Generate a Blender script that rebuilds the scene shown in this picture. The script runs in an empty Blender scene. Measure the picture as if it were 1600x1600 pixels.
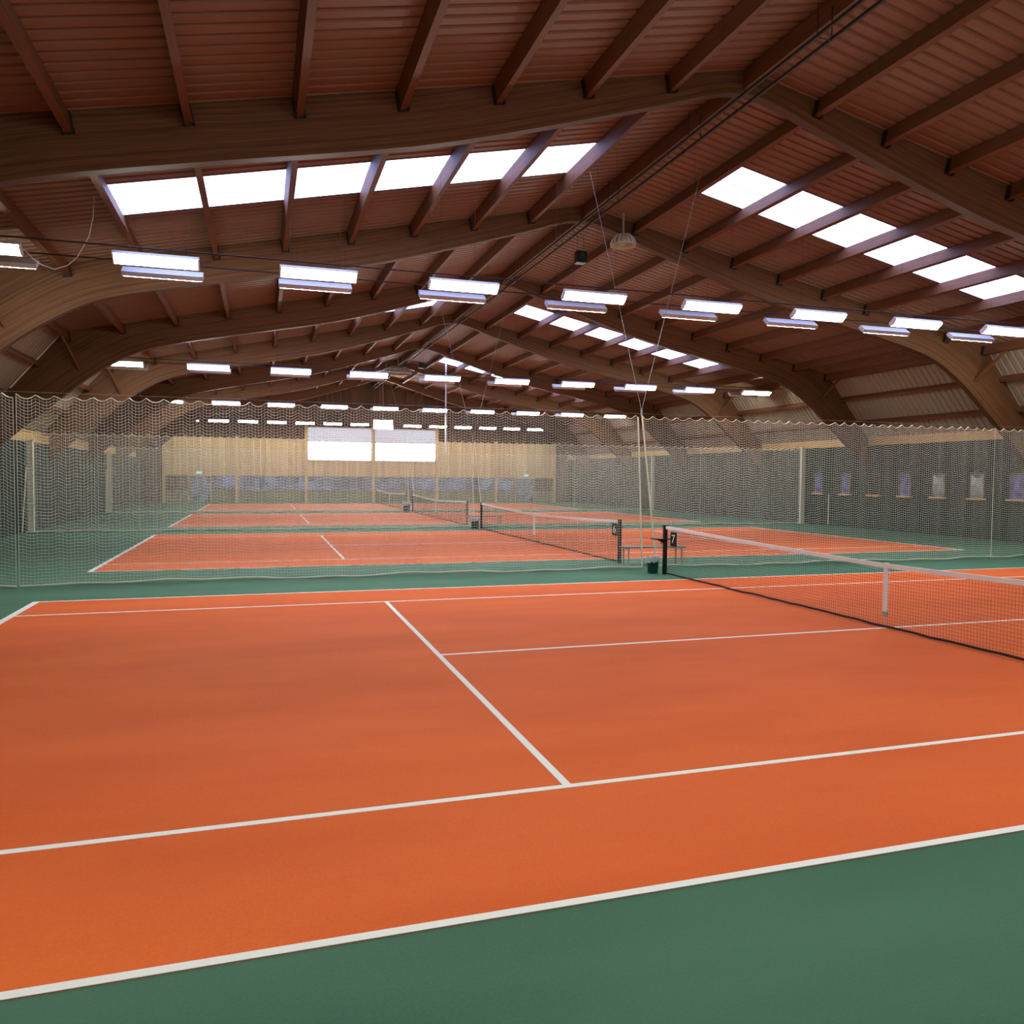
import bpy, math, random
from mathutils import Vector, Matrix, Euler
random.seed(7)
S = bpy.context.scene
COL = S.collection

# ------------------------------------------------------------------ camera
cd = bpy.data.cameras.new('camera')
cam = bpy.data.objects.new('camera', cd)
COL.objects.link(cam)
cd.sensor_width = 36.0
cd.lens = 36.0 * 1238.667 / 1600.0
cd.clip_end = 300
yaw, pit, rol = .3065, -.0440, .0084
fw = Vector((math.sin(yaw) * math.cos(pit), math.cos(yaw) * math.cos(pit), math.sin(pit)))
rt0 = Vector((math.cos(yaw), -math.sin(yaw), 0))
up0 = rt0.cross(fw)
rt = math.cos(rol) * rt0 + math.sin(rol) * up0
up = -math.sin(rol) * rt0 + math.cos(rol) * up0
m = Matrix((rt, up, -fw)).transposed().to_4x4()
m.translation = Vector((-8.3631, -8.9838, 2.0826))
cam.matrix_world = m
S.camera = cam

# ------------------------------------------------------------------ world, exposure
w = bpy.data.worlds.new('world')
S.world = w
w.use_nodes = True
w.node_tree.nodes['Background'].inputs[0].default_value = (.62, .74, 1, 1)
w.node_tree.nodes['Background'].inputs[1].default_value = 1.0
S.view_settings.view_transform = 'Standard'
S.view_settings.look = 'None'
S.view_settings.gamma = 1.0
S.view_settings.use_curve_mapping = False
S.view_settings.exposure = 0.35
LAMP = 50.0        # luminance of the tube lamps
SKYL = 4.6         # luminance of the daylit roof lights
WINL = 6.0         # luminance of the daylit gable windows
S.cycles.max_bounces = 5
S.cycles.diffuse_bounces = 4
S.cycles.glossy_bounces = 2
S.cycles.adaptive_threshold = .15
S.cycles.use_denoising = True

# ------------------------------------------------------------------ materials
def nmat(name):
    mt = bpy.data.materials.new(name)
    mt.use_nodes = True
    nt = mt.node_tree
    return mt, nt, nt.nodes['Principled BSDF']

def flat(name, col, rough=.7, metal=0.0, noise=0.0, nscale=6.0, spec=.3):
    mt, nt, b = nmat(name)
    b.inputs['Base Color'].default_value = (*col, 1)
    b.inputs['Roughness'].default_value = rough
    b.inputs['Metallic'].default_value = metal
    b.inputs['Specular IOR Level'].default_value = spec
    if noise:
        tc = nt.nodes.new('ShaderNodeTexCoord')
        nz = nt.nodes.new('ShaderNodeTexNoise')
        nz.inputs['Scale'].default_value = nscale
        nz.inputs['Detail'].default_value = 6
        nt.links.new(tc.outputs['Object'], nz.inputs['Vector'])
        mx = nt.nodes.new('ShaderNodeMix')
        mx.data_type = 'RGBA'
        mx.inputs[6].default_value = (*[c * (1 - noise) for c in col], 1)
        mx.inputs[7].default_value = (*[min(1, c * (1 + noise)) for c in col], 1)
        nt.links.new(nz.outputs['Fac'], mx.inputs[0])
        nt.links.new(mx.outputs[2], b.inputs['Base Color'])
    return mt

def emit(name, col, strength, base=(.8, .8, .8)):
    mt, nt, b = nmat(name)
    b.inputs['Base Color'].default_value = (*base, 1)
    b.inputs['Emission Color'].default_value = (*col, 1)
    b.inputs['Emission Strength'].default_value = strength
    return mt

def wood(name, ca, cb, scale=(1, 1, 1), bands=None, bandcol=None, uv=False, rough=.6):
    """streaky wood; bands=(axis index, spacing) adds thin board joints"""
    mt, nt, b = nmat(name)
    L = nt.links
    tc = nt.nodes.new('ShaderNodeTexCoord')
    src = tc.outputs['UV'] if uv else tc.outputs['Object']
    mp = nt.nodes.new('ShaderNodeMapping')
    mp.inputs['Scale'].default_value = scale
    L.new(src, mp.inputs['Vector'])
    nz = nt.nodes.new('ShaderNodeTexNoise')
    nz.inputs['Scale'].default_value = 3.0
    nz.inputs['Detail'].default_value = 8
    nz.inputs['Roughness'].default_value = .65
    L.new(mp.outputs[0], nz.inputs['Vector'])
    rp = nt.nodes.new('ShaderNodeValToRGB')
    rp.color_ramp.elements[0].position = .3
    rp.color_ramp.elements[0].color = (*ca, 1)
    rp.color_ramp.elements[1].position = .72
    rp.color_ramp.elements[1].color = (*cb, 1)
    L.new(nz.outputs['Fac'], rp.inputs['Fac'])
    out = rp.outputs['Color']
    if bands:
        ax, sp = bands
        sx = nt.nodes.new('ShaderNodeSeparateXYZ')
        L.new(src, sx.inputs[0])
        dv = nt.nodes.new('ShaderNodeMath'); dv.operation = 'DIVIDE'
        L.new(sx.outputs[ax], dv.inputs[0]); dv.inputs[1].default_value = sp
        fl = nt.nodes.new('ShaderNodeMath'); fl.operation = 'FLOOR'
        L.new(dv.outputs[0], fl.inputs[0])
        wn = nt.nodes.new('ShaderNodeTexWhiteNoise'); wn.noise_dimensions = '1D'
        L.new(fl.outputs[0], wn.inputs['W'])
        fr = nt.nodes.new('ShaderNodeMath'); fr.operation = 'FRACT'
        L.new(dv.outputs[0], fr.inputs[0])
        lt = nt.nodes.new('ShaderNodeMath'); lt.operation = 'LESS_THAN'
        L.new(fr.outputs[0], lt.inputs[0]); lt.inputs[1].default_value = .07
        hv = nt.nodes.new('ShaderNodeHueSaturation')
        mr = nt.nodes.new('ShaderNodeMapRange')
        mr.inputs[3].default_value = .78; mr.inputs[4].default_value = 1.2
        L.new(wn.outputs['Value'], mr.inputs[0])
        L.new(mr.outputs[0], hv.inputs['Value'])
        L.new(out, hv.inputs['Color'])
        mx = nt.nodes.new('ShaderNodeMix'); mx.data_type = 'RGBA'
        L.new(lt.outputs[0], mx.inputs[0])
        L.new(hv.outputs[0], mx.inputs[6])
        mx.inputs[7].default_value = (*(bandcol or [c * .5 for c in ca]), 1)
        out = mx.outputs[2]
    L.new(out, b.inputs['Base Color'])
    b.inputs['Roughness'].default_value = rough
    b.inputs['Specular IOR Level'].default_value = .25
    return mt

def carpet(name, ca, cb):
    """needled court carpet: broad worn patches and a fine pile"""
    mt, nt, b = nmat(name)
    L = nt.links
    tc = nt.nodes.new('ShaderNodeTexCoord')
    n1 = nt.nodes.new('ShaderNodeTexNoise'); n1.inputs['Scale'].default_value = .35; n1.inputs['Detail'].default_value = 5
    n2 = nt.nodes.new('ShaderNodeTexNoise'); n2.inputs['Scale'].default_value = 60; n2.inputs['Detail'].default_value = 3
    mp = nt.nodes.new('ShaderNodeMapping'); mp.inputs['Scale'].default_value = (1, 3.0, 1)
    L.new(tc.outputs['Object'], mp.inputs['Vector'])
    L.new(mp.outputs[0], n1.inputs['Vector']); L.new(tc.outputs['Object'], n2.inputs['Vector'])
    av = nt.nodes.new('ShaderNodeMath'); av.operation = 'MULTIPLY_ADD'
    L.new(n2.outputs['Fac'], av.inputs[0]); av.inputs[1].default_value = .45
    L.new(n1.outputs['Fac'], av.inputs[2])
    mr = nt.nodes.new('ShaderNodeMapRange'); mr.inputs[1].default_value = .45; mr.inputs[2].default_value = 1.0
    L.new(av.outputs[0], mr.inputs[0])
    mx = nt.nodes.new('ShaderNodeMix'); mx.data_type = 'RGBA'
    L.new(mr.outputs[0], mx.inputs[0])
    mx.inputs[6].default_value = (*ca, 1); mx.inputs[7].default_value = (*cb, 1)
    L.new(mx.outputs[2], b.inputs['Base Color'])
    b.inputs['Roughness'].default_value = .8
    b.inputs['Specular IOR Level'].default_value = .25
    bp = nt.nodes.new('ShaderNodeBump'); bp.inputs['Strength'].default_value = .15; bp.inputs['Distance'].default_value = .004
    L.new(n2.outputs['Fac'], bp.inputs['Height']); L.new(bp.outputs[0], b.inputs['Normal'])
    return mt

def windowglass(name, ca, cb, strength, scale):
    """pane whose patchy glow paints in blurred daylight and reflections"""
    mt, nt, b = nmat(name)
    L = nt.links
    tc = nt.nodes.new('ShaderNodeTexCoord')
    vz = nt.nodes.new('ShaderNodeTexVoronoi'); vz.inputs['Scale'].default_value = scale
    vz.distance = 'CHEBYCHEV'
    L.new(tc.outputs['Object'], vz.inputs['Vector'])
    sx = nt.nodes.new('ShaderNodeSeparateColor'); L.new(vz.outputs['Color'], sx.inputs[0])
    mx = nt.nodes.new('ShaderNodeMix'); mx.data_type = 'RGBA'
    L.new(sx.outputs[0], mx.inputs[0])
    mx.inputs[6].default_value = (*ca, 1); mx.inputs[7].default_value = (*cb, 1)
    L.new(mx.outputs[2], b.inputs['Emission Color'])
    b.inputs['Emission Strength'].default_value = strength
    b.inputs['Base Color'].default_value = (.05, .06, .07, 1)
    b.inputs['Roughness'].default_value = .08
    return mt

M = {}
M['green_floor'] = carpet('green carpet', (.046, .130, .080), (.074, .180, .114))
M['orange'] = carpet('orange court carpet', (.65, .100, .014), (.80, .148, .025))
M['line'] = flat('white line paint', (.86, .87, .86), .7)
M['glulam'] = wood('glulam', (.104, .039, .0165), (.175, .078, .031), (.35, 9, 1), bands=(1, .042), bandcol=(.085, .038, .018), uv=True)
M['purlin'] = wood('purlin timber', (.118, .044, .021), (.185, .076, .035), (8, .35, 8))
M['roofpanel'] = flat('roof sheet', (.225, .130, .088), .55, noise=.06, nscale=1.5)
M['sidepanel_lit'] = flat('steep roof sheet with lamp light in colour', (.31, .255, .195), .55, noise=.06, nscale=1.5)  # same sheet as the slopes; paler colour stands in for lamp light
M['steel_dark'] = flat('black steel', (.018, .018, .02), .5)
M['black'] = flat('black enamel', (.008, .009, .010), .4, spec=.3)
M['white_metal'] = flat('white enamel', (.80, .80, .84), .35, spec=.5)
M['cream'] = flat('cream paint', (.72, .72, .60), .5)
M['rope'] = flat('cream rope', (.80, .77, .66), .8)
M['thread'] = flat('white netting thread', (.70, .69, .62), .8)
M['netblack'] = flat('black netting thread', (.015, .012, .012), .7)
M['band'] = flat('white net tape', (.80, .80, .80), .7)
M['pine'] = wood('pine panelling', (.60, .41, .18), (.82, .63, .34), (9, 9, .5), bands=(0, .16), bandcol=(.34, .21, .09))
M['pine_post'] = wood('pine post', (.58, .40, .19), (.76, .57, .31), (9, 9, .4))
M['lowboard'] = wood('grey green boards', (.20, .20, .12), (.30, .29, .18), (9, 9, .5), bands=(0, .16), bandcol=(.12, .12, .08))
M['darkclad'] = wood('dark stained boards', (.10, .055, .034), (.17, .095, .058), (9, 9, .4), bands=(0, .2), bandcol=(.045, .025, .016))
M['edgewood'] = wood('yellow edge timber', (.50, .31, .12), (.68, .46, .20), (8, .4, 8))
M['drape'] = flat('dark green wall cloth', (.020, .043, .033), .85, noise=.15, nscale=.8)
M['lamp'] = emit('fluorescent diffuser', (.98, 1.0, .90), LAMP)
M['lampedge'] = flat('diffuser edge', (.85, .85, .8), .4)
M['flood'] = emit('floodlight glass', (1.0, 1.0, .97), LAMP * 2)
M['sky'] = emit('roof light sheet', (.42, .53, 1.0), SKYL, (.7, .75, .8))
M['win_lo'] = emit('gable window glass', (.93, .98, 1.0), WINL, (.7, .75, .8))
M['win_hi'] = emit('gable window slatted glass', (.80, .82, 1.0), WINL * .085, (.3, .3, .36))
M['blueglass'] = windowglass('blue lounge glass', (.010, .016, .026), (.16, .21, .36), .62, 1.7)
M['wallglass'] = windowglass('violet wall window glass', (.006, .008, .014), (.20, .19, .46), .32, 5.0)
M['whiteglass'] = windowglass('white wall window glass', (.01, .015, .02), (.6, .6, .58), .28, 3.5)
M['teal'] = emit('teal exit sign face', (.25, .7, .66), .8, (.2, .5, .5))
M['bin'] = flat('dark green plastic', (.004, .055, .048), .4, spec=.5)
M['liner'] = flat('clear bin liner', (.42, .50, .52), .35, spec=.6)
M['bench'] = flat('grey bench board', (.20, .22, .21), .6)
M['galv'] = flat('galvanised tube', (.40, .42, .40), .45, .3)
M['beige'] = flat('beige grille', (.45, .38, .27), .5)
M['cable'] = flat('dark cable', (.03, .025, .022), .6)
for k_ in ('blueglass', 'wallglass', 'whiteglass', 'teal', 'win_hi', 'flood'):
    M[k_].cycles.emission_sampling = 'NONE'
for k_ in ('lamp', 'sky'):
    M[k_].cycles.emission_sampling = 'FRONT'

# ------------------------------------------------------------------ mesh helpers
class MB:
    def __init__(s):
        s.v = []; s.f = []; s.mi = []; s.cur = 0
    def add(s, vs, fs):
        o = len(s.v)
        s.v += [tuple(p) for p in vs]
        for f in fs:
            s.f.append(tuple(i + o for i in f)); s.mi.append(s.cur)
        return s
    def box(s, x0, x1, y0, y1, z0, z1):
        return s.add([(x0, y0, z0), (x1, y0, z0), (x1, y1, z0), (x0, y1, z0), (x0, y0, z1), (x1, y0, z1), (x1, y1, z1), (x0, y1, z1)],
                     [(0, 3, 2, 1), (4, 5, 6, 7), (0, 1, 5, 4), (1, 2, 6, 5), (2, 3, 7, 6), (3, 0, 4, 7)])
    def prism(s, pts, ax, a, b):
        """closed polygon (2-D) extruded along axis ax from a to b"""
        def p3(p, t):
            return (t, p[0], p[1]) if ax == 0 else (p[0], t, p[1]) if ax == 1 else (p[0], p[1], t)
        n = len(pts)
        s.add([p3(p, a) for p in pts] + [p3(p, b) for p in pts],
              [tuple(range(n))[::-1], tuple(range(n, 2 * n))] + [(i, (i + 1) % n, n + (i + 1) % n, n + i) for i in range(n)])
        return s
    def tube(s, path, r, n=6, cap=True):
        path = [Vector(p) for p in path]
        vs = []; fs = []
        ref = None
        for i, p in enumerate(path):
            d = (path[min(i + 1, len(path) - 1)] - path[max(i - 1, 0)]).normalized()
            if ref is None:
                ref = Vector((0, 0, 1)) if abs(d.z) < .9 else Vector((1, 0, 0))
            a = d.cross(ref).normalized(); b_ = a.cross(d).normalized()
            rr = r[i] if isinstance(r, (list, tuple)) else r
            for k in range(n):
                t = 2 * math.pi * k / n + .5
                vs.append(p + a * math.cos(t) * rr + b_ * math.sin(t) * rr)
        for i in range(len(path) - 1):
            for k in range(n):
                fs.append((i * n + k, i * n + (k + 1) % n, (i + 1) * n + (k + 1) % n, (i + 1) * n + k))
        if cap:
            fs.append(tuple(range(n))[::-1]); fs.append(tuple((len(path) - 1) * n + k for k in range(n)))
        return s.add(vs, fs)
    def lathe(s, prof, cx=0, cy=0, n=20, cap=True):
        vs = []; fs = []
        for r, z in prof:
            for k in range(n):
                t = 2 * math.pi * k / n
                vs.append((cx + r * math.cos(t), cy + r * math.sin(t), z))
        for i in range(len(prof) - 1):
            for k in range(n):
                fs.append((i * n + k, i * n + (k + 1) % n, (i + 1) * n + (k + 1) % n, (i + 1) * n + k))
        if cap:
            fs.append(tuple(range(n))[::-1]); fs.append(tuple((len(prof) - 1) * n + k for k in range(n)))
        return s.add(vs, fs)
    def mesh(s, name, mats, smooth=False):
        me = bpy.data.meshes.new(name)
        me.from_pydata(s.v, [], s.f)
        for mt in (mats if isinstance(mats, (list, tuple)) else [mats]):
            me.materials.append(M[mt])
        if any(s.mi):
            me.polygons.foreach_set('material_index', s.mi)
        if smooth:
            me.polygons.foreach_set('use_smooth', [True] * len(me.polygons))
        me.update()
        return me
    def build(s, name, mats, parent=None, smooth=False, loc=None):
        return inst(name, s.mesh(name, mats, smooth), parent, loc)

def inst(name, me, parent=None, loc=None, rot=None):
    o = bpy.data.objects.new(name, me)
    COL.objects.link(o)
    if parent: o.parent = parent
    if loc: o.location = loc
    if rot: o.rotation_euler = rot
    return o

def empty(name, loc=(0, 0, 0), rz=0):
    o = bpy.data.objects.new(name, None)
    COL.objects.link(o)
    o.location = loc; o.rotation_euler = (0, 0, rz); o.empty_display_size = .2
    return o

def tag(o, label=None, cat=None, group=None, kind=None):
    if label: o['label'] = label
    if cat: o['category'] = cat
    if group: o['group'] = group
    if kind: o['kind'] = kind
    return o

def copy_tree(o, parent=None, loc=None):
    c = o.copy(); COL.objects.link(c)
    if parent: c.parent = parent
    if loc is not None: c.location = loc
    for ch in list(o.children): copy_tree(ch, c)
    return c

ORD = ['first', 'second', 'third', 'fourth', 'fifth', 'sixth', 'seventh', 'eighth', 'ninth', 'tenth', 'eleventh', 'twelfth', 'thirteenth', 'fourteenth']

# ------------------------------------------------------------------ layout constants
PITCH = 15.09                                   # court to court
DIVY = [PITCH * (k + .5) for k in range(3)]      # net curtains between courts
FY = [PITCH * k + s * PITCH / 4 for k in range(4) for s in (-1, 1)]   # timber frames
YN, YF = -12.0, 53.5                             # near and far end walls
WX = 16.3                                        # side wall cloth
Z0, SL = 9.44, .21                               # roof underside at ridge, slope
KX, KZ, SS = 14.15, 6.47, 1.2                    # knee and steep roof side
def roof(x):
    x = abs(x)
    return Z0 - SL * x if x <= KX else KZ - SS * (x - KX)

# ------------------------------------------------------------------ floor and courts
floor = MB().box(-16.6, 16.6, YN, YF + .1, -.2, 0).build('floor', 'green_floor')
tag(floor, 'dark green carpet floor around the four orange courts', kind='structure')
HW, SG, BL, SV = 5.485, 4.115, 11.885, 6.40
court_me = MB().box(-BL, BL, -HW, HW, 0, .004).mesh('court_surface', 'orange')
def lm(x0, x1, y0, y1):
    return MB().box(x0, x1, y0, y1, .004, .0065).mesh('court_line', 'line')
LW = .055
line_mes = [lm(-BL, -BL + .10, -HW, HW), lm(BL - .10, BL, -HW, HW),
            lm(-BL + .1, BL - .1, HW - LW, HW), lm(-BL + .1, BL - .1, -HW, -HW + LW),
            lm(-BL + .1, BL - .1, SG - LW, SG), lm(-BL + .1, BL - .1, -SG, -SG + LW),
            lm(-SV - .03, -SV + .03, -SG + LW, SG - LW), lm(SV - .03, SV + .03, -SG + LW, SG - LW),
            lm(-SV + .03, SV - .03, -.0275, .0275),
            lm(-BL + .1, -BL + .2, -.0275, .0275), lm(BL - .2, BL - .1, -.0275, .0275)]
for k in range(4):
    c = inst('court_surface', court_me, floor, (0, PITCH * k, 0))
    for lme in line_mes:
        inst('court_line', lme, c)

# ------------------------------------------------------------------ end and side walls
def gable(x):
    return roof(x) + .05
gp = [(-16.6, 0), (16.6, 0), (16.6, gable(16.6)), (KX, gable(KX)), (0, gable(0)), (-KX, gable(KX)), (-16.6, gable(16.6))]
wf = MB().prism(gp, 1, YF, YF + .2).build('wall_far', 'darkclad')
tag(wf, 'far gable wall with dark stained boards above pale pine panelling', kind='structure')
wn = MB().prism(gp, 1, YN - .2, YN).build('wall_near', 'darkclad')
tag(wn, 'near gable wall of dark stained boards', kind='structure')
WT = {1: 3.55, -1: 3.2}
for s, nm in ((1, 'right'), (-1, 'left')):
    a, b_ = sorted((s * WX, s * (WX + .15)))
    wl = MB().box(a, b_, YN, YF, 0, WT[s]).build('wall_' + nm, 'drape')
    tag(wl, 'dark green cloth along the %s side of the hall' % nm, kind='structure')

# far wall panelling, posts
PX = [-15.1, -10.1, -5.1, 0, 5.05, 10.0, 15.1]
for i in range(6):
    x0, x1 = PX[i] + .1, PX[i + 1] - .1
    top = 3.25 if i in (2, 3) else 4.82
    MB().box(x0, x1, YF - .04, YF, 2.02, top).build('pine_panel', 'pine', wf)
    MB().box(x0, x1, YF - .04, YF, 0, .93).build('base_panel', 'lowboard', wf)
for i, x in enumerate(PX):
    MB().box(x - .1, x + .1, YF - .16, YF, 0, 5.85 if i in (2, 3, 4) else 4.95).build('post', 'pine_post', wf)

# daylit gable windows
for i, (x0, x1) in enumerate(((-5.0, -.1), (.1, 4.95))):
    wd = empty('window_%d' % (i + 1), (0, YF, 0))
    tag(wd, ('bright white gable window left of the middle post' if i == 0 else 'bright white gable window right of the middle post'), kind='structure')
    f = MB()
    for z in (3.25, 4.70, 5.75):
        f.box(x0, x1, -.10, -.01, z - .04, z + .04)
    f.box(x0, x1, -.09, -.01, 3.50, 3.53)
    f.box(x0, x0 + .06, -.10, -.01, 3.25, 5.75); f.box(x1 - .06, x1, -.10, -.01, 3.25, 5.75)
    f.build('window_frame', 'white_metal', wd)
    n = 4
    for k in range(n):
        a = x0 + .06 + (x1 - x0 - .12) * k / n; b_ = x0 + .06 + (x1 - x0 - .12) * (k + 1) / n
        MB().box(a + .004, b_ - .004, -.06, -.03, 3.29, 4.66).build('pane', 'win_lo', wd)
    for k in range(7):
        z = 4.74 + k * .139
        MB().box(x0 + .06, x1 - .06, -.06 + .01 * (k % 2), -.03, z + .006, z + .133).build('slat', 'win_hi', wd)

# lounge window band, one window per bay
wi = 3
bands = [(-11.75, -10.2), (-10.0, -5.2), (-5.0, -.1), (.1, 4.95), (5.15, 9.9), (10.1, 11.55)]
for j, (x0, x1) in enumerate(bands):
    wd = empty('window_%d' % wi, (0, YF, 0)); wi += 1
    tag(wd, '%s bluish lounge window from the left, low in the far wall' % ORD[j], kind='structure')
    f = MB()
    f.box(x0, x1, -.08, -.01, .93, .99); f.box(x0, x1, -.08, -.01, 1.97, 2.03)
    n = max(1, round((x1 - x0) / 1.2)); st = (x1 - x0) / n
    for k in range(n + 1):
        f.box(x0 + k * st - .025, x0 + k * st + .025, -.08, -.01, .93, 2.03)
    f.build('window_frame', 'lowboard', wd)
    for k in range(n):
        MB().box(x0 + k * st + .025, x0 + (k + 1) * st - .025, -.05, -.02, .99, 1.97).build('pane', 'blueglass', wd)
for j, (x0, x1, side) in enumerate(((-13.45, -11.85, 'left'), (11.65, 13.3, 'right'))):
    d = empty('door_%d' % (j + 1), ((x0 + x1) / 2, YF - .04, 0))
    tag(d, 'bluish glass double door at the %s of the far wall' % side, kind='structure')
    hw = (x1 - x0) / 2
    MB().box(-hw, hw, -.06, -.001, 1.97, 2.05).box(-hw, -hw + .06, -.06, -.001, 0, 2.0).box(hw - .06, hw, -.06, -.001, 0, 2.0).build('door_frame', 'pine_post', d)
    for s in (-1, 1):
        a, b_ = sorted((s * .015, s * (hw - .065)))
        lf = MB().box(a, b_, -.05, -.02, .02, .10).box(a, b_, -.05, -.02, 1.9, 1.97).box(a, a + .07, -.05, -.02, .1, 1.9).box(b_ - .07, b_, -.05, -.02, .1, 1.9).box(a, b_, -.05, -.02, .95, 1.02).build('door_leaf', 'lowboard', d)
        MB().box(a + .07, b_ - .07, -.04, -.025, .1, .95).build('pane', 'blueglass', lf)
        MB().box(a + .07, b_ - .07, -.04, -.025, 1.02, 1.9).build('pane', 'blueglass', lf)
        MB().box(s * .07 - .012, s * .07 + .012, -.1, -.05, .9, 1.15).build('door_handle', 'galv', lf)
    e = empty('exit_sign', ((x0 + x1) / 2 - (.05 if j == 0 else -.1), YF - .04, 2.12))
    tag(e, 'small teal lit sign above the %s glass door' % side, 'exit sign', 'lit signs above the doors')
    MB().box(-.21, .21, -.07, 0, 0, .2).build('case', 'white_metal', e)
    MB().box(-.19, .19, -.08, -.07, .02, .18).build('face', 'teal', e)

# small windows in the right wall
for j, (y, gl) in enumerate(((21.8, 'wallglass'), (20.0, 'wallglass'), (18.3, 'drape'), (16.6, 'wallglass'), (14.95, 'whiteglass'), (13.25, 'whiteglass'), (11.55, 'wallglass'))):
    wd = empty('window_%d' % wi, (WX, y, 0)); wi += 1
    tag(wd, '%s small timber framed window along the right wall counted from the far end' % ORD[j], kind='structure')
    f = MB(); h = .33 if j < 6 else .42
    f.box(-.05, -.001, -h, -h + .05, 1.46, 2.38); f.box(-.05, -.001, h - .05, h, 1.46, 2.38)
    f.box(-.05, -.001, -h + .05, h - .05, 2.33, 2.38)
    f.build('window_frame', 'darkclad', wd)
    MB().box(-.14, -.001, -h - .03, h + .03, 1.40, 1.46).build('window_sill', 'edgewood', wd)
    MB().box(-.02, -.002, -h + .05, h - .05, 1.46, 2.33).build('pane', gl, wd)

# ------------------------------------------------------------------ roof: purlins, sheets, roof lights
ceiling = empty('ceiling', (0, 0, 0))
tag(ceiling, 'pitched roof of timber purlins and ribbed sheets with roof lights', kind='structure')
BAYS = [(YN, FY[0])] + list(zip(FY[:-1], FY[1:])) + [(FY[-1], YF)]
PXS = [14.1 * k / 9 for k in range(10)]
ang = math.atan(SL); ang2 = math.atan(SS)
_pm = {}
def purlin_mesh(L, w=.115, d=.30):
    key = (round(L, 3), w, d)
    if key not in _pm:
        _pm[key] = MB().box(-w / 2, w / 2, -L / 2, L / 2, -d, 0).mesh('purlin', 'purlin')
    return _pm[key]
_sm = {}
def sheet_mesh(wd, L, mat='roofpanel'):
    """ribbed sheet, ribs running down the slope (local x), local z up"""
    key = (round(wd, 3), round(L, 3), mat)
    if key not in _sm:
        b = MB(); n = max(1, round(L / .25)); st = L / n
        prof = []
        for i in range(n):
            y = -L / 2 + i * st
            prof += [(y, 0), (y + st * .62, 0), (y + st * .70, .028), (y + st * .92, .028)]
        prof.append((L / 2, 0))
        vs = []; fs = []
        for (y, z) in prof:
            vs += [(-wd / 2, y, z), (wd / 2, y, z), (-wd / 2, y, .08), (wd / 2, y, .08)]
        for i in range(len(prof) - 1):
            a = 4 * i; c = a + 4
            fs += [(a, c, c + 1, a + 1), (a + 2, a + 3, c + 3, c + 2), (a, a + 2, c + 2, c), (a + 1, c + 1, c + 3, a + 3)]
        b.add(vs, fs)
        _sm[key] = b.mesh('roof_sheet', mat)
    return _sm[key]
def light_mesh(wd, L):
    key = ('light', round(wd, 3))
    if key not in _sm:
        b = MB().add([(-wd / 2, -L / 2, .02), (-wd / 2, L / 2, .02), (wd / 2, L / 2, .02), (wd / 2, -L / 2, .02)], [(0, 1, 2, 3)])
        b.cur = 1
        _sm[key] = b.box(-wd / 2, wd / 2, -L / 2, L / 2, .0205, .05).mesh('roof_light', ['sky', 'roofpanel'])
    return _sm[key]
def place(name, me, x, y, s, steep=False):
    a = (ang2 if steep else ang) * s
    return inst(name, me, ceiling, (x, y, roof(x)), (0, a, 0))
STEEP = [14.95, 15.75, 16.5]
for bi, (ya, yb) in enumerate(BAYS):
    y0 = ya + (.1 if bi > 0 else 0); y1 = yb - (.1 if bi < len(BAYS) - 1 else 0)
    L = y1 - y0; yc = (y0 + y1) / 2
    dv = [d for d in DIVY if ya < d < yb]
    inst('purlin', purlin_mesh(L, .14, .34), ceiling, (0, yc, Z0 - .03))
    for s in (1, -1):
        for k in range(1, 10):
            place('purlin', purlin_mesh(L), s * PXS[k], yc, s)
        for x in STEEP:
            place('purlin', purlin_mesh(L, .10, .22), s * x, yc, s, True)
        for k in range(9):
            xm = (PXS[k] + PXS[k + 1]) / 2; wd = (PXS[k + 1] - PXS[k]) / math.cos(ang)
            if dv and 1 <= k <= 6:
                d = dv[0]; g = .88
                place('roof_sheet', sheet_mesh(wd, d - g - y0), s * xm, (y0 + d - g) / 2, s)
                place('roof_sheet', sheet_mesh(wd, y1 - d - g), s * xm, (y1 + d + g) / 2, s)
                for q in (-1, 1):
                    place('roof_light', light_mesh(wd, g - .015), s * xm, d + q * (g / 2 + .007), s)
            else:
                place('roof_sheet', sheet_mesh(wd, L), s * xm, yc, s)
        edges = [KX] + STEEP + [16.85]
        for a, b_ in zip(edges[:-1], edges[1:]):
            place('roof_sheet', sheet_mesh((b_ - a) / math.cos(ang2), L, 'sidepanel_lit'), s * (a + b_) / 2, yc, s, True)

# edge timber above the side walls
ti = 1
for s, nm in ((1, 'right'), (-1, 'left')):
    t = empty('trim_%d' % ti, (s * (WX + .06), 0, WT[s])); ti += 1
    tag(t, 'yellow timber edge board along the top of the %s wall' % nm, kind='structure')
    for ya, yb in BAYS:
        MB().box(-.05, .05, -(yb - ya) / 2 + .1, (yb - ya) / 2 - .1, 0, .42).build('edge_board', 'edgewood', t, loc=(0, (ya + yb) / 2, 0))

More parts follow.
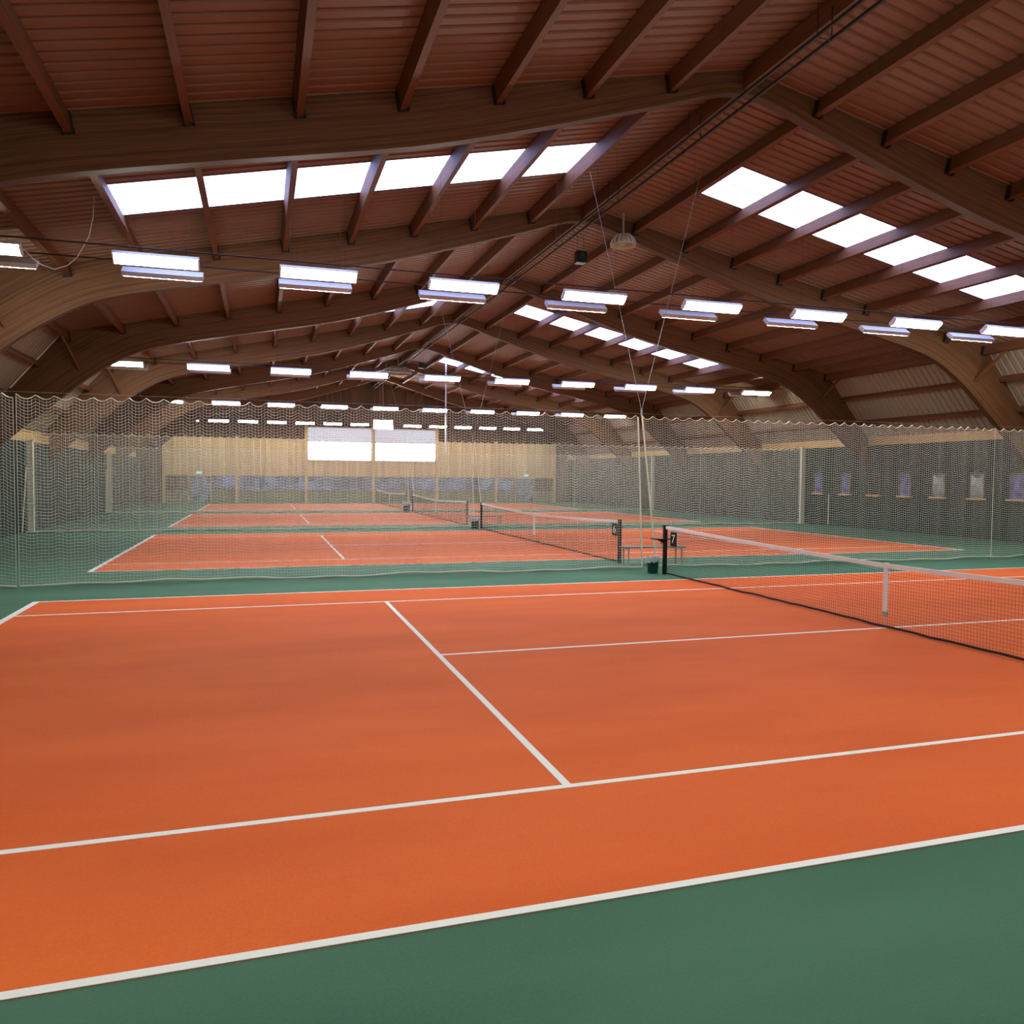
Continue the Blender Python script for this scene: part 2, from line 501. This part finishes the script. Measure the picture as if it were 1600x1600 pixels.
# ------------------------------------------------------------------ glulam frames
EXT = [(0, 9.44), (1.7, 9.083), (3.6, 8.684), (6.0, 8.18), (9.4, 7.466), (11.3, 7.067), (12.4, 6.836), (13.2, 6.668), (14.15, 6.47), (14.75, 5.75), (15.6, 4.73), (17.0, 3.05), (19.1, .53)]
INT = [(0, 9.02), (1.68, 8.57), (3.58, 7.98), (6.0, 7.30), (9.4, 6.61), (11.2, 6.22), (12.1, 5.93), (12.8, 5.55), (13.5, 5.06), (14.1, 4.55), (14.8, 3.95), (15.9, 2.95), (18.3, .55)]
def cr(P, n):
    out = []
    for i in range(len(P) - 1):
        p0 = P[i - 1] if i else (-P[1][0], P[1][1]); p1 = P[i]; p2 = P[i + 1]; p3 = P[min(i + 2, len(P) - 1)]
        for k in range(n):
            t = k / n
            out.append(tuple(.5 * ((2 * b) + (-a + c) * t + (2 * a - 5 * b + 4 * c - d) * t * t + (-a + 3 * b - 3 * c + d) * t ** 3) for a, b, c, d in zip(p0, p1, p2, p3)))
    return out + [P[-1]]
def lin(P, n):
    out = []
    for i in range(len(P) - 1):
        for k in range(n):
            t = k / n; out.append((P[i][0] * (1 - t) + P[i + 1][0] * t, P[i][1] * (1 - t) + P[i + 1][1] * t))
    return out + [P[-1]]
def arm_mesh(s):
    I = cr(INT, 4); E_ = lin(EXT, 4); T = .10
    n = len(I); vs = []; uvs = []; al = 0
    for i in range(n):
        if i: al += math.hypot(I[i][0] - I[i - 1][0], I[i][1] - I[i - 1][1])
        dp = math.hypot(I[i][0] - E_[i][0], I[i][1] - E_[i][1])
        for (p, y, v) in ((I[i], -T, 0), (E_[i], -T, dp), (E_[i], T, dp), (I[i], T, 0)):
            vs.append((s * p[0], y, p[1])); uvs.append((al, v))
    fs = []
    for i in range(n - 1):
        a = 4 * i; b = a + 4
        for q in range(4):
            r = (q + 1) % 4
            fs.append((a + q, a + r, b + r, b + q) if s > 0 else (a + q, b + q, b + r, a + r))
    e = 4 * (n - 1)
    fs.append((e, e + 1, e + 2, e + 3) if s > 0 else (e + 3, e + 2, e + 1, e))
    me = bpy.data.meshes.new('arm'); me.from_pydata(vs, [], fs); me.materials.append(M['glulam'])
    ul = me.uv_layers.new(name='grain')
    for lp in me.loops:
        u = uvs[lp.vertex_index]; v = u[1]
        ul.data[lp.index].uv = (u[0], v)
    me.update()
    return me
arm_r, arm_l = arm_mesh(1), arm_mesh(-1)
hang_me = MB().box(-.085, .085, -.012, 0, -.33, -.02).box(-.085, -.06, -.10, -.012, -.33, -.05).box(.06, .085, -.10, -.012, -.33, -.05).mesh('purlin_hanger', 'steel_dark')
brace_me = {}
for s in (1, -1):
    brace_me[s] = MB().tube([(s * 14.05, -1.0, 6.22), (s * 13.75, -.08, 5.3)], .05, 4).mesh('knee_brace', 'purlin')
near_first = ['nearest arched timber frame, crossing the top right corner', 'arched timber frame just beyond the nearest net curtain', 'third arched timber frame from the front', 'arched timber frame just behind the second net curtain',
              'fifth arched timber frame from the front', 'arched timber frame just behind the third net curtain', 'arched timber frame standing closest to the far wall']
for i, y in enumerate(FY):
    t = empty('timber_frame', (0, y, 0))
    tag(t, near_first[i - 1] if i else 'arched timber frame over the near sideline of the nearest court', 'roof frame', 'arched timber frames of the hall')
    inst('arm', arm_r, t); inst('arm', arm_l, t)
    for s in (1, -1):
        for k in range(1, 10):
            inst('purlin_hanger', hang_me, t, (s * PXS[k], -.1, roof(PXS[k])), (0, ang * s, 0))
        inst('knee_brace', brace_me[s], t)

# ------------------------------------------------------------------ lamps
def lamp_parts(sy):
    """trough luminaire; sy=-1 faces the near court, +1 the far court"""
    L = .72; ta = math.radians(38) * sy
    def R(y, z):
        return (y * math.cos(ta) - z * math.sin(ta), y * math.sin(ta) + z * math.cos(ta))
    h = MB()
    o = [R(*p) for p in ((-.125, -.045), (-.11, .045), (.11, .045), (.125, -.045))]
    i_ = [R(*p) for p in ((-.117, -.045), (-.102, .035), (.102, .035), (.117, -.045))]
    h.prism([o[0], o[1], i_[1], i_[0]], 0, -L, L); h.prism([o[1], o[2], i_[2], i_[1]], 0, -L, L); h.prism([o[2], o[3], i_[3], i_[2]], 0, -L, L)
    hm = h.mesh('housing', 'white_metal')
    e = MB().prism(o, 0, -.012, .012).mesh('end_cap', 'white_metal')
    dp = [R(*p) for p in ((-.115, -.04), (-.085, -.068), (.085, -.068), (.115, -.04))]
    db = MB()
    db.add([(-L + .013, *p) for p in dp] + [(L - .013, *p) for p in dp], [(1, 2, 6, 5), (0, 1, 5, 4), (2, 3, 7, 6)])
    db.cur = 1
    db.add([(-L + .013, *p) for p in dp] + [(L - .013, *p) for p in dp], [(0, 4, 7, 3), (0, 3, 2, 1), (4, 5, 6, 7)])
    df = db.mesh('diffuser', ['lamp', 'lampedge'])
    return hm, e, df
LP = {sy: lamp_parts(sy) for sy in (-1, 1)}
wire_cache = {}
def lamp(x, y, z, sy, label, group, sx=1.0):
    t = empty('tube_lamp', (x, y, z))
    tag(t, label, 'lamp', group)
    hm, e, df = LP[sy]
    inst('housing', hm, t).scale.x = sx
    inst('diffuser', df, t).scale.x = sx
    for q in (-1, 1):
        inst('end_cap', e, t, (q * .72 * sx, 0, 0))
        top = roof(x + q * .5) - z
        MB().tube([(q * .5 * sx, 0, .09), (q * .5 * sx, 0, top)], .0022, 3).build('suspension_wire', 'cable', t)
    return t
LX = [-13.07 + 2.9 * k for k in range(10)]
rows = []
names = ['nearest', 'second', 'third']
for d, nm in zip(DIVY, names):
    for sy, rn in ((-1, 'front'), (1, 'rear')):
        y = d + sy * .52
        for k, x in enumerate(LX):
            lamp(x, y, 6.0, sy, '%s tube lamp from the left in the %s row above the %s net curtain' % (ORD[k], rn, nm), 'tube lamps above the net curtains')
        cb = MB().tube([(-15.0, y, 6.2), (15.0, y, 6.2)], .015, 5).build('lamp_conduit', 'cable')
        tag(cb, 'thin conduit carrying the %s row of tube lamps above the %s net curtain' % (rn, nm), 'conduit', 'lamp conduits')
for k in range(14):
    x = -13.3 + 2.02 * k
    if k == 7:
        t = empty('floodlight', (x - .25, 52.3, 6.02))
        tag(t, 'dazzling square floodlight in the lamp row at the far wall', 'floodlight')
        MB().box(-.75, .75, -.06, .12, -.36, .36).build('housing', 'white_metal', t)
        MB().box(-.70, .70, -.08, -.06, -.31, .31).build('glass', 'flood', t)
        MB().tube([(0, .03, .36), (0, .03, roof(x) - 6.02)], .02, 5).build('hanging_rod', 'galv', t)
    else:
        lamp(x, 52.3, 6.0, -1, '%s tube lamp from the left in the last row beside the far wall' % ORD[k], 'tube lamps by the far wall', .95)

for k in range(14):  # row added out of view to brighten the near court, mirroring the far row
    lamp(-13.3 + 2.02 * k, -7.03, 6.0, 1, '%s tube lamp from the left in the added unseen row at the front end' % ORD[k], 'added unseen lamps at the front end', .95)

# ------------------------------------------------------------------ net curtains between courts
def net_curtain(x0, x1, ztop, seed, cell=.060, r=.0034, coarse=1, sl0=0.0, sl1=0.0):
    """square mesh hanging in soft folds from hooks; local y is the fold depth"""
    rnd = random.Random(seed)
    ph = [rnd.uniform(0, 6.28) for _ in range(4)]
    def fold(x):
        return .018 * math.sin(x * 8.1 + ph[0]) + .010 * math.sin(x * 15.3 + ph[1]) + .05 * math.sin(x * 1.9 + ph[2])
    HK = .31
    def zt(x):
        t = ((x - x0) / HK) % 1.0
        return ztop - .085 * 4 * t * (1 - t)
    zb0 = .03
    def zb(x):
        return zb0 + .018 * math.sin(x * 1.3 + ph[3]) + .012 * math.sin(x * 4.1 + ph[1])
    def pos(x, f):
        a = 1 - .35 * (1 - f)
        u = (x / .74 + .35 * math.sin(x * 1.7 + ph[0]) + ph[2]) % 1.0
        sag = (.055 * max(0, 1 - abs(u - .5) * 4.5) + .012 * math.sin(x * 9.3 + ph[3])) * math.sin(math.pi * f) ** .6
        xx = x + (1 - f) * (sl0 * math.exp(-(x - x0) / .9) + sl1 * math.exp(-(x1 - x) / .9))
        return (xx, fold(x) * a, zb(x) + (zt(x) - zb(x)) * f + sag)
    n = round((x1 - x0) / cell); mrow = round(ztop / cell)
    vs = []; fs = []
    def thread(pts, horiz):
        o = len(vs)
        v_ = r * .72
        offs = ((0, -.87 * r, -.5 * r), (0, .87 * r, -.5 * r), (0, 0, r)) if horiz else ((-.87 * v_, .5 * v_, 0), (.87 * v_, .5 * v_, 0), (0, -v_, 0))
        for p in pts:
            for q in offs: vs.append((p[0] + q[0], p[1] + q[1], p[2] + q[2]))
        for i in range(len(pts) - 1):
            a = o + 3 * i
            for q in range(3):
                fs.append((a + q, a + (q + 1) % 3, a + 3 + (q + 1) % 3, a + 3 + q))
    for j in range(1, mrow):
        thread([pos(x0 + (x1 - x0) * i / n, j / mrow) for i in range(0, n + 1, coarse)] , True)
    for i in range(1, n):
        x = x0 + (x1 - x0) * i / n
        thread([pos(x, f) for f in (0, .12, .25, .5, .75, 1)], False)
    b = MB(); b.v = vs; b.f = fs; b.mi = [0] * len(fs)
    net = b.mesh('netting', 'thread')
    k = max(4, int((x1 - x0) / .06))
    tp = MB().tube([pos(x0 + (x1 - x0) * i / k, 1) for i in range(k + 1)], .010, 4).mesh('top_cord', 'rope')
    bt = MB().tube([pos(x0 + (x1 - x0) * i / k, 0) for i in range(k + 1)], .022, 5).mesh('bottom_rope', 'rope')
    sides = [MB().tube([pos(x, f) for f in (0, .25, .5, .75, 1)], .020 if sl else .005, 5).mesh('edge_rope', 'rope') for x, sl in ((x0, sl0), (x1, sl1))]
    return net, tp, bt, sides
SEG = [(-15.9, -12.62, 'leftmost panel'), (-12.6, -.15, 'long left panel'), (-.02, 10.55, 'long right panel'), (10.6, 15.9, 'rightmost panel')]
for di, (d, nm) in enumerate(zip(DIVY, names)):
    for si, (a, b_, pn) in enumerate(SEG):
        t = empty('net_curtain', (0, d + (-.10 if si == 0 else .10 if si == 3 else 0), 0))
        tag(t, 'white mesh net curtain, %s of the %s divider' % (pn, nm), 'net', 'net curtains between the courts')
        net, tp, bt, sides = net_curtain(a, b_, 3.52, di * 10 + si, coarse=1 if di == 0 else 2, sl0=.42 if si == 2 else 0, sl1=.17 if si == 1 else 0)
        tag(inst('netting', net, t), kind='stuff')
        inst('top_cord', tp, t); inst('bottom_rope', bt, t)
        for sme in sides: inst('edge_rope', sme, t)
    cb = MB().tube([(-16.1, d, 3.56), (16.1, d, 3.56)], .003, 4).build('support_wire', 'galv')
    tag(cb, 'taut steel wire carrying the %s net curtain' % nm, 'wire', 'net curtain wires')
    t = empty('suspension_rope', (-.12, d - .17, 3.62))
    tag(t, 'forked cord holding up the middle of the %s net curtain' % nm, 'cord', 'forked cords')
    for q in (-1, 1):
        x = q * 1.42
        MB().tube([(0, 0, 0), (x, 0, roof(x - .12) - 3.62 - .02)], .0055, 4).build('cord', 'galv', t)
    MB().tube([(0, 0, -.12), (0, 0, .04)], .02, 5).build('ring', 'galv', t)
    if di:
        for s, sn in ((-1, 'left'), (1, 'right')):
            t = empty('side_post', (s * 16.1, d + .1, 0))
            tag(t, 'cream steel post at the %s wall beside the %s net curtain' % (sn, nm), 'post', 'cream side posts')
            MB().box(-.10, .10, -.07, .07, .02, WT[s] + .02).build('shaft', 'cream', t)
            MB().box(-.15, .15, -.13, .13, 0, .02).build('base_plate', 'cream', t)
            MB().box(-.14, .14, -.10, .10, WT[s] + .02, WT[s] + .06).build('head_plate', 'cream', t)

# ------------------------------------------------------------------ tennis nets
PY = HW + .914
def nz(y):
    """top of net: 0.914 at the strap, 1.07 at the posts"""
    return .914 + (1.05 - .914) * abs(y / PY) ** 1.25
def tennis_mesh():
    b = MB(); r = .0016; cell = .046
    n = round(2 * PY / cell); rows_ = 19
    vs = []; fs = []
    def thread(pts, hor):
        o = len(vs)
        offs = ((-.87 * r, 0, -.5 * r), (.87 * r, 0, -.5 * r), (0, 0, r)) if hor else ((.5 * r, -.87 * r, 0), (.5 * r, .87 * r, 0), (-r, 0, 0))
        for p in pts:
            for q in offs: vs.append((p[0] + q[0], p[1] + q[1], p[2] + q[2]))
        for i in range(len(pts) - 1):
            a = o + 3 * i
            for q in range(3): fs.append((a + q, a + (q + 1) % 3, a + 3 + (q + 1) % 3, a + 3 + q))
    for j in range(rows_):
        f = j / rows_
        thread([(0, y, .03 + (nz(y) - .05) * f) for y in [-PY + .06 + (2 * PY - .12) * i / 40 for i in range(41)]], True)
    for i in range(n + 1):
        y = -PY + .06 + (2 * PY - .12) * i / n
        thread([(0, y, .03), (0, y, nz(y) - .03)], False)
    b.v = vs; b.f = fs; b.mi = [0] * len(fs)
    return b.mesh('netting', 'netblack')
tn_net = tennis_mesh()
ys = [-PY + .05 + (2 * PY - .1) * i / 48 for i in range(49)]
hb = MB()
vs = []; fs = []
for y in ys:
    z = nz(y)
    vs += [(-.014, y, z - .065), (-.014, y, z - .004), (0, y, z), (.014, y, z - .004), (.014, y, z - .065)]
for i in range(len(ys) - 1):
    a = 5 * i; c = a + 5
    for q in range(4): fs.append((a + q, a + q + 1, c + q + 1, c + q))
    fs.append((a + 4, a, c, c + 4))
tn_band = hb.add(vs, fs).mesh('headband', 'band')
rr = random.Random(3)
tn_bot = MB().tube([(0, y, .032 + rr.uniform(-.008, .008)) for y in ys], .017, 6).mesh('bottom_cord', 'netblack')
tn_strap = MB().box(-.02, .02, -.028, .028, .23, .922).mesh('centre_strap', 'band')
tn_buckle = MB().box(-.026, .026, -.034, .034, .18, .24).mesh('buckle', 'galv')
tn_cord = MB().tube([(0, 0, .0), (0, 0, .2)], .006, 5).mesh('anchor_cord', 'beige')
tn_post = MB().box(-.036, .036, -.036, .036, 0, 1.04).box(-.041, .041, -.041, .041, 1.04, 1.07).mesh('post', 'black')
tn_crank = MB().tube([(-.045, 0, .70), (-.09, 0, .70), (-.09, 0, .60)], .014, 6).mesh('crank', 'black')
tnames = ['black tennis net with white tape on the nearest court', 'tennis net on the second court, behind the nearest net curtain', 'tennis net on the third court from the front', 'farthest tennis net, close to the far wall']
for k in range(4):
    t = empty('tennis_net', (0, PITCH * k, 0))
    tag(t, tnames[k], 'tennis net', 'tennis nets')
    if k == 0: first_net = t
    tag(inst('netting', tn_net, t), kind='stuff')
    inst('headband', tn_band, t); inst('bottom_cord', tn_bot, t)
    st = inst('centre_strap', tn_strap, t); inst('buckle', tn_buckle, st); inst('anchor_cord', tn_cord, st)
    for q in (1, -1):
        p = inst('post', tn_post, t, (0, q * PY, 0))
        inst('crank', tn_crank, p)
# number boards
def number_board(loc, txt, label, rz, sc=1.0):
    t = empty('number_board', loc, rz)
    t.scale = (sc, sc, sc)
    tag(t, label, 'sign', 'court number boards')
    MB().box(-.10, .10, -.008, .008, -.16, .14).build('board', 'black', t)
    for q in (-.05, .05):
        MB().tube([(q, 0, .13), (q, 0, .20)], .004, 4).build('hook', 'galv', t)
    cu = bpy.data.curves.new('numeral', 'FONT')
    cu.body = txt; cu.size = .26; cu.align_x = 'CENTER'; cu.align_y = 'CENTER'; cu.extrude = .002
    to = bpy.data.objects.new('numeral', cu)
    COL.objects.link(to)
    dg = bpy.context.evaluated_depsgraph_get()
    me = bpy.data.meshes.new_from_object(to.evaluated_get(dg))
    bpy.data.objects.remove(to)
    me.materials.clear(); me.materials.append(M['band'])
    inst('numeral', me, t, (0, -.011, -.01), (math.pi / 2, 0, 0))
    return t
number_board((-.04, PY - .44, .80), '7', 'black number board with a white seven on the nearest net', -1.45)
number_board((-.04, PITCH - PY + .20, .82), '6', 'small black number board on the second court net beside its near post', -1.35)
# scorer's tray on the nearest post
t = MB().box(-.30, .20, -.12, .12, 0, .02).build('tray', 'black', first_net, loc=(0, PY, .76))
t['label'] = 'thin black tray fixed to the post'
MB().prism([(-.04, 0), (-.2, 0), (-.04, -.09)], 1, -.02, .02).build('bracket', 'black', t)

# ------------------------------------------------------------------ bins, benches
def bin_(loc, label, s=1.0):
    t = empty('waste_bin', loc); t.scale = (s, s, s)
    tag(t, label, 'bin', 'waste bins by the nets')
    MB().lathe([(.105, 0), (.112, .015), (.135, .30), (.145, .31), (.145, .325), (.128, .325), (.11, .03), (.0, .03)], n=20, cap=False).build('tub', 'bin', t, smooth=True)
    b = MB(); vs = []; fs = []; n = 20; rr = random.Random(5)
    prof = [(.152, .25), (.158, .28), (.156, .34), (.140, .375), (.122, .33), (.10, .12)]
    for i, (r, z) in enumerate(prof):
        for k in range(n):
            a = 2 * math.pi * k / n; j = rr.uniform(-.008, .010)
            vs.append(((r + j) * math.cos(a), (r + j) * math.sin(a), z + rr.uniform(-.02, .02)))
    for i in range(len(prof) - 1):
        for k in range(n): fs.append((i * n + k, i * n + (k + 1) % n, (i + 1) * n + (k + 1) % n, (i + 1) * n + k))
    b.add(vs, fs).build('liner', 'liner', t)
    return t
bin_((-.17, PY + .22, 0), 'dark green bin with a clear liner beside the nearest net post')
bin_((-.25, PITCH + PY + .05, 0), 'bin with a pale liner beside the far post of the second court net', 1.25)
bin_((-.32, 2 * PITCH + PY + .1, 0), 'bin beside the far post of the third court net', 1.6)
def bench(loc, label, rz=0):
    t = empty('bench', loc, rz)
    tag(t, label, 'bench', 'benches at the nets')
    for k in range(3):
        MB().box(-.78, .78, -.20 + k * .14, -.08 + k * .14, .42, .45).build('seat_slat', 'bench', t)
    for sx in (-1, 1):
        MB().box(sx * .68 - .02, sx * .68 + .02, -.19, .19, .39, .42).build('crosspiece', 'galv', t)
        for sy in (-1, 1):
            MB().tube([(sx * .68, sy * .17, 0), (sx * .68, sy * .17, .40)], .02, 8).build('leg', 'galv', t)
    return t
bench((.62, DIVY[0] + .60, 0), 'low grey bench behind the nearest net curtain opening', -.08)
bench((.6, DIVY[1] + .60, 0), 'low grey bench behind the second net curtain')

# ------------------------------------------------------------------ things under the ridge
t = empty('cable_ladder', (-.22, 0, 8.75))
tag(t, 'twin dark rails hanging under the ridge along the hall', 'cable rail')
for x in (-.13, .13):
    MB().box(x - .02, x + .02, YN + .1, YF - .1, -.025, .025).build('rail', 'cable', t)
for k in range(17):
    y = YN + 2 + k * 3.77
    MB().tube([(-.13, y, 0), (-.13, y, Z0 - 8.75 - .2)], .008, 4).tube([(.13, y, 0), (.13, y, Z0 - 8.75 - .2)], .008, 4).tube([(-.13, y, -.02), (.13, y, -.02)], .010, 4).build('hanger', 'cable', t)
def speaker(loc, label):
    t = empty('loudspeaker', loc)
    tag(t, label, 'loudspeaker', 'loudspeakers under the ridge')
    b = MB().prism([(-.16, -.14), (.16, -.14), (.13, .14), (-.13, .14)], 2, -.20, .14)
    b.build('cabinet', 'black', t)
    MB().lathe([(.10, 0), (.10, .02), (.03, .005)], n=16).build('cone', 'steel_dark', t).matrix_local = Matrix.Translation((0, -.14, -.02)) @ Matrix.Rotation(math.pi / 2, 4, 'X')
    MB().box(.04, .14, -.05, .05, .14, .17).build('bracket', 'white_metal', t)
    for q in (-.1, .1):
        MB().tube([(q, 0, .14), (q, 0, roof(loc[0] + q) - loc[2])], .006, 4).build('wire', 'cable', t)
speaker((.68, 13.1, 8.62), 'black loudspeaker hanging under the ridge near the lamps')
speaker((.6, 37.2, 8.60), 'small distant black loudspeaker hanging under the far ridge')
def heater(loc, label, r, h):
    t = empty('ceiling_fan', loc)
    tag(t, label, 'fan', 'beige fan units under the ridge')
    MB().lathe([(r * .55, h), (r * .9, h * .55), (r, .06), (r, 0), (r * .94, 0), (r * .86, h * .5), (r * .5, h * .93)], n=28, cap=False).build('hood', 'beige', t, smooth=True)
    for k in range(16):
        a = 2 * math.pi * k / 16
        MB().tube([(r * .56 * math.cos(a), r * .56 * math.sin(a), h * 1.0), (r * .92 * math.cos(a), r * .92 * math.sin(a), h * .56), (r * 1.02 * math.cos(a), r * 1.02 * math.sin(a), .05)], .014, 4).build('rib', 'white_metal', t)
    MB().lathe([(.0, .04), (.09, .05), (.10, .14), (.0, .16)], n=14, cap=False).build('hub', 'galv', t)
    for k in range(4):
        a = 2 * math.pi * k / 4 + .3; c, s = math.cos(a), math.sin(a)
        MB().add([(c * .08 - s * .03, s * .08 + c * .03, .12), (c * .08 + s * .03, s * .08 - c * .03, .09), (c * r * .8 + s * .09, s * r * .8 - c * .09, .08), (c * r * .8 - s * .09, s * r * .8 + c * .09, .13),
                  (c * .08 - s * .03, s * .08 + c * .03, .128), (c * .08 + s * .03, s * .08 - c * .03, .098), (c * r * .8 + s * .09, s * r * .8 - c * .09, .088), (c * r * .8 - s * .09, s * r * .8 + c * .09, .138)],
                 [(0, 1, 2, 3), (7, 6, 5, 4), (0, 4, 5, 1), (1, 5, 6, 2), (2, 6, 7, 3), (3, 7, 4, 0)]).build('blade', 'galv', t)
    MB().tube([(0, 0, h * .9), (0, 0, roof(loc[0]) - loc[2])], .03, 6).build('rod', 'galv', t)
heater((1.0, 10.85, 8.34), 'pale fan unit hanging beside the frame at the top of the photo', .34, .30)
heater((-.3, 39.9, 8.35), 'ribbed beige fan hood hanging far down the hall under the ridge', .85, .42)

# loose cables
pts = [(-12.33, 7.1, 6.02), (-12.27, 7.1, 5.96), (-12.18, 7.1, 5.86), (-12.05, 7.1, 5.77), (-11.85, 7.1, 5.71), (-11.65, 7.1, 5.79), (-11.49, 7.1, 5.95), (-11.38, 7.1, 6.16), (-11.29, 7.1, 6.35), (-11.22, 7.1, 6.7), (-11.2, 7.1, 7.06)]
lc = MB().tube(pts, .008, 5).build('hanging_cable', 'white_metal')
tag(lc, 'loose pale cable drooping between the two leftmost lamps of the nearest row', 'cable')
wp = MB().tube([(-15.62, 18.70, 4.66), (-14.25, 18.70, 6.34)], .022, 6).build('light_leak_strip', 'white_metal')  # white strip in place of light leaking between sheet and frame
tag(wp, 'thin white strip standing in for a light leak up the left steep roof', 'light leak')
dr = MB().tube([(2.2, DIVY[2], 3.5), (2.2, DIVY[2], roof(2.2) - .02)], .05, 6).build('hanging_rod', 'white_metal')
tag(dr, 'tall white rod hanging from the roof to the third net curtain', 'rod')
for x, y0, z0, x1, z1, lb in ((-16.05, 22.0, 2.3, -16.2, .05, 'thin pale rope slanting down the left wall near the second net curtain'), (-16.0, 36.6, 2.3, -16.05, .05, 'thin pale rope hanging on the left wall near the third net curtain'),
                              (16.2, 21.0, 1.42, 16.2, .05, 'thin pale rope hanging on the right wall beside the cream post')):
    r_ = MB().tube([(x, y0, z0), ((x + x1) / 2, y0, (z0 + z1) / 2), (x1, y0, z1)], .022, 5).build('wall_rope', 'rope')
    tag(r_, lb, 'rope')
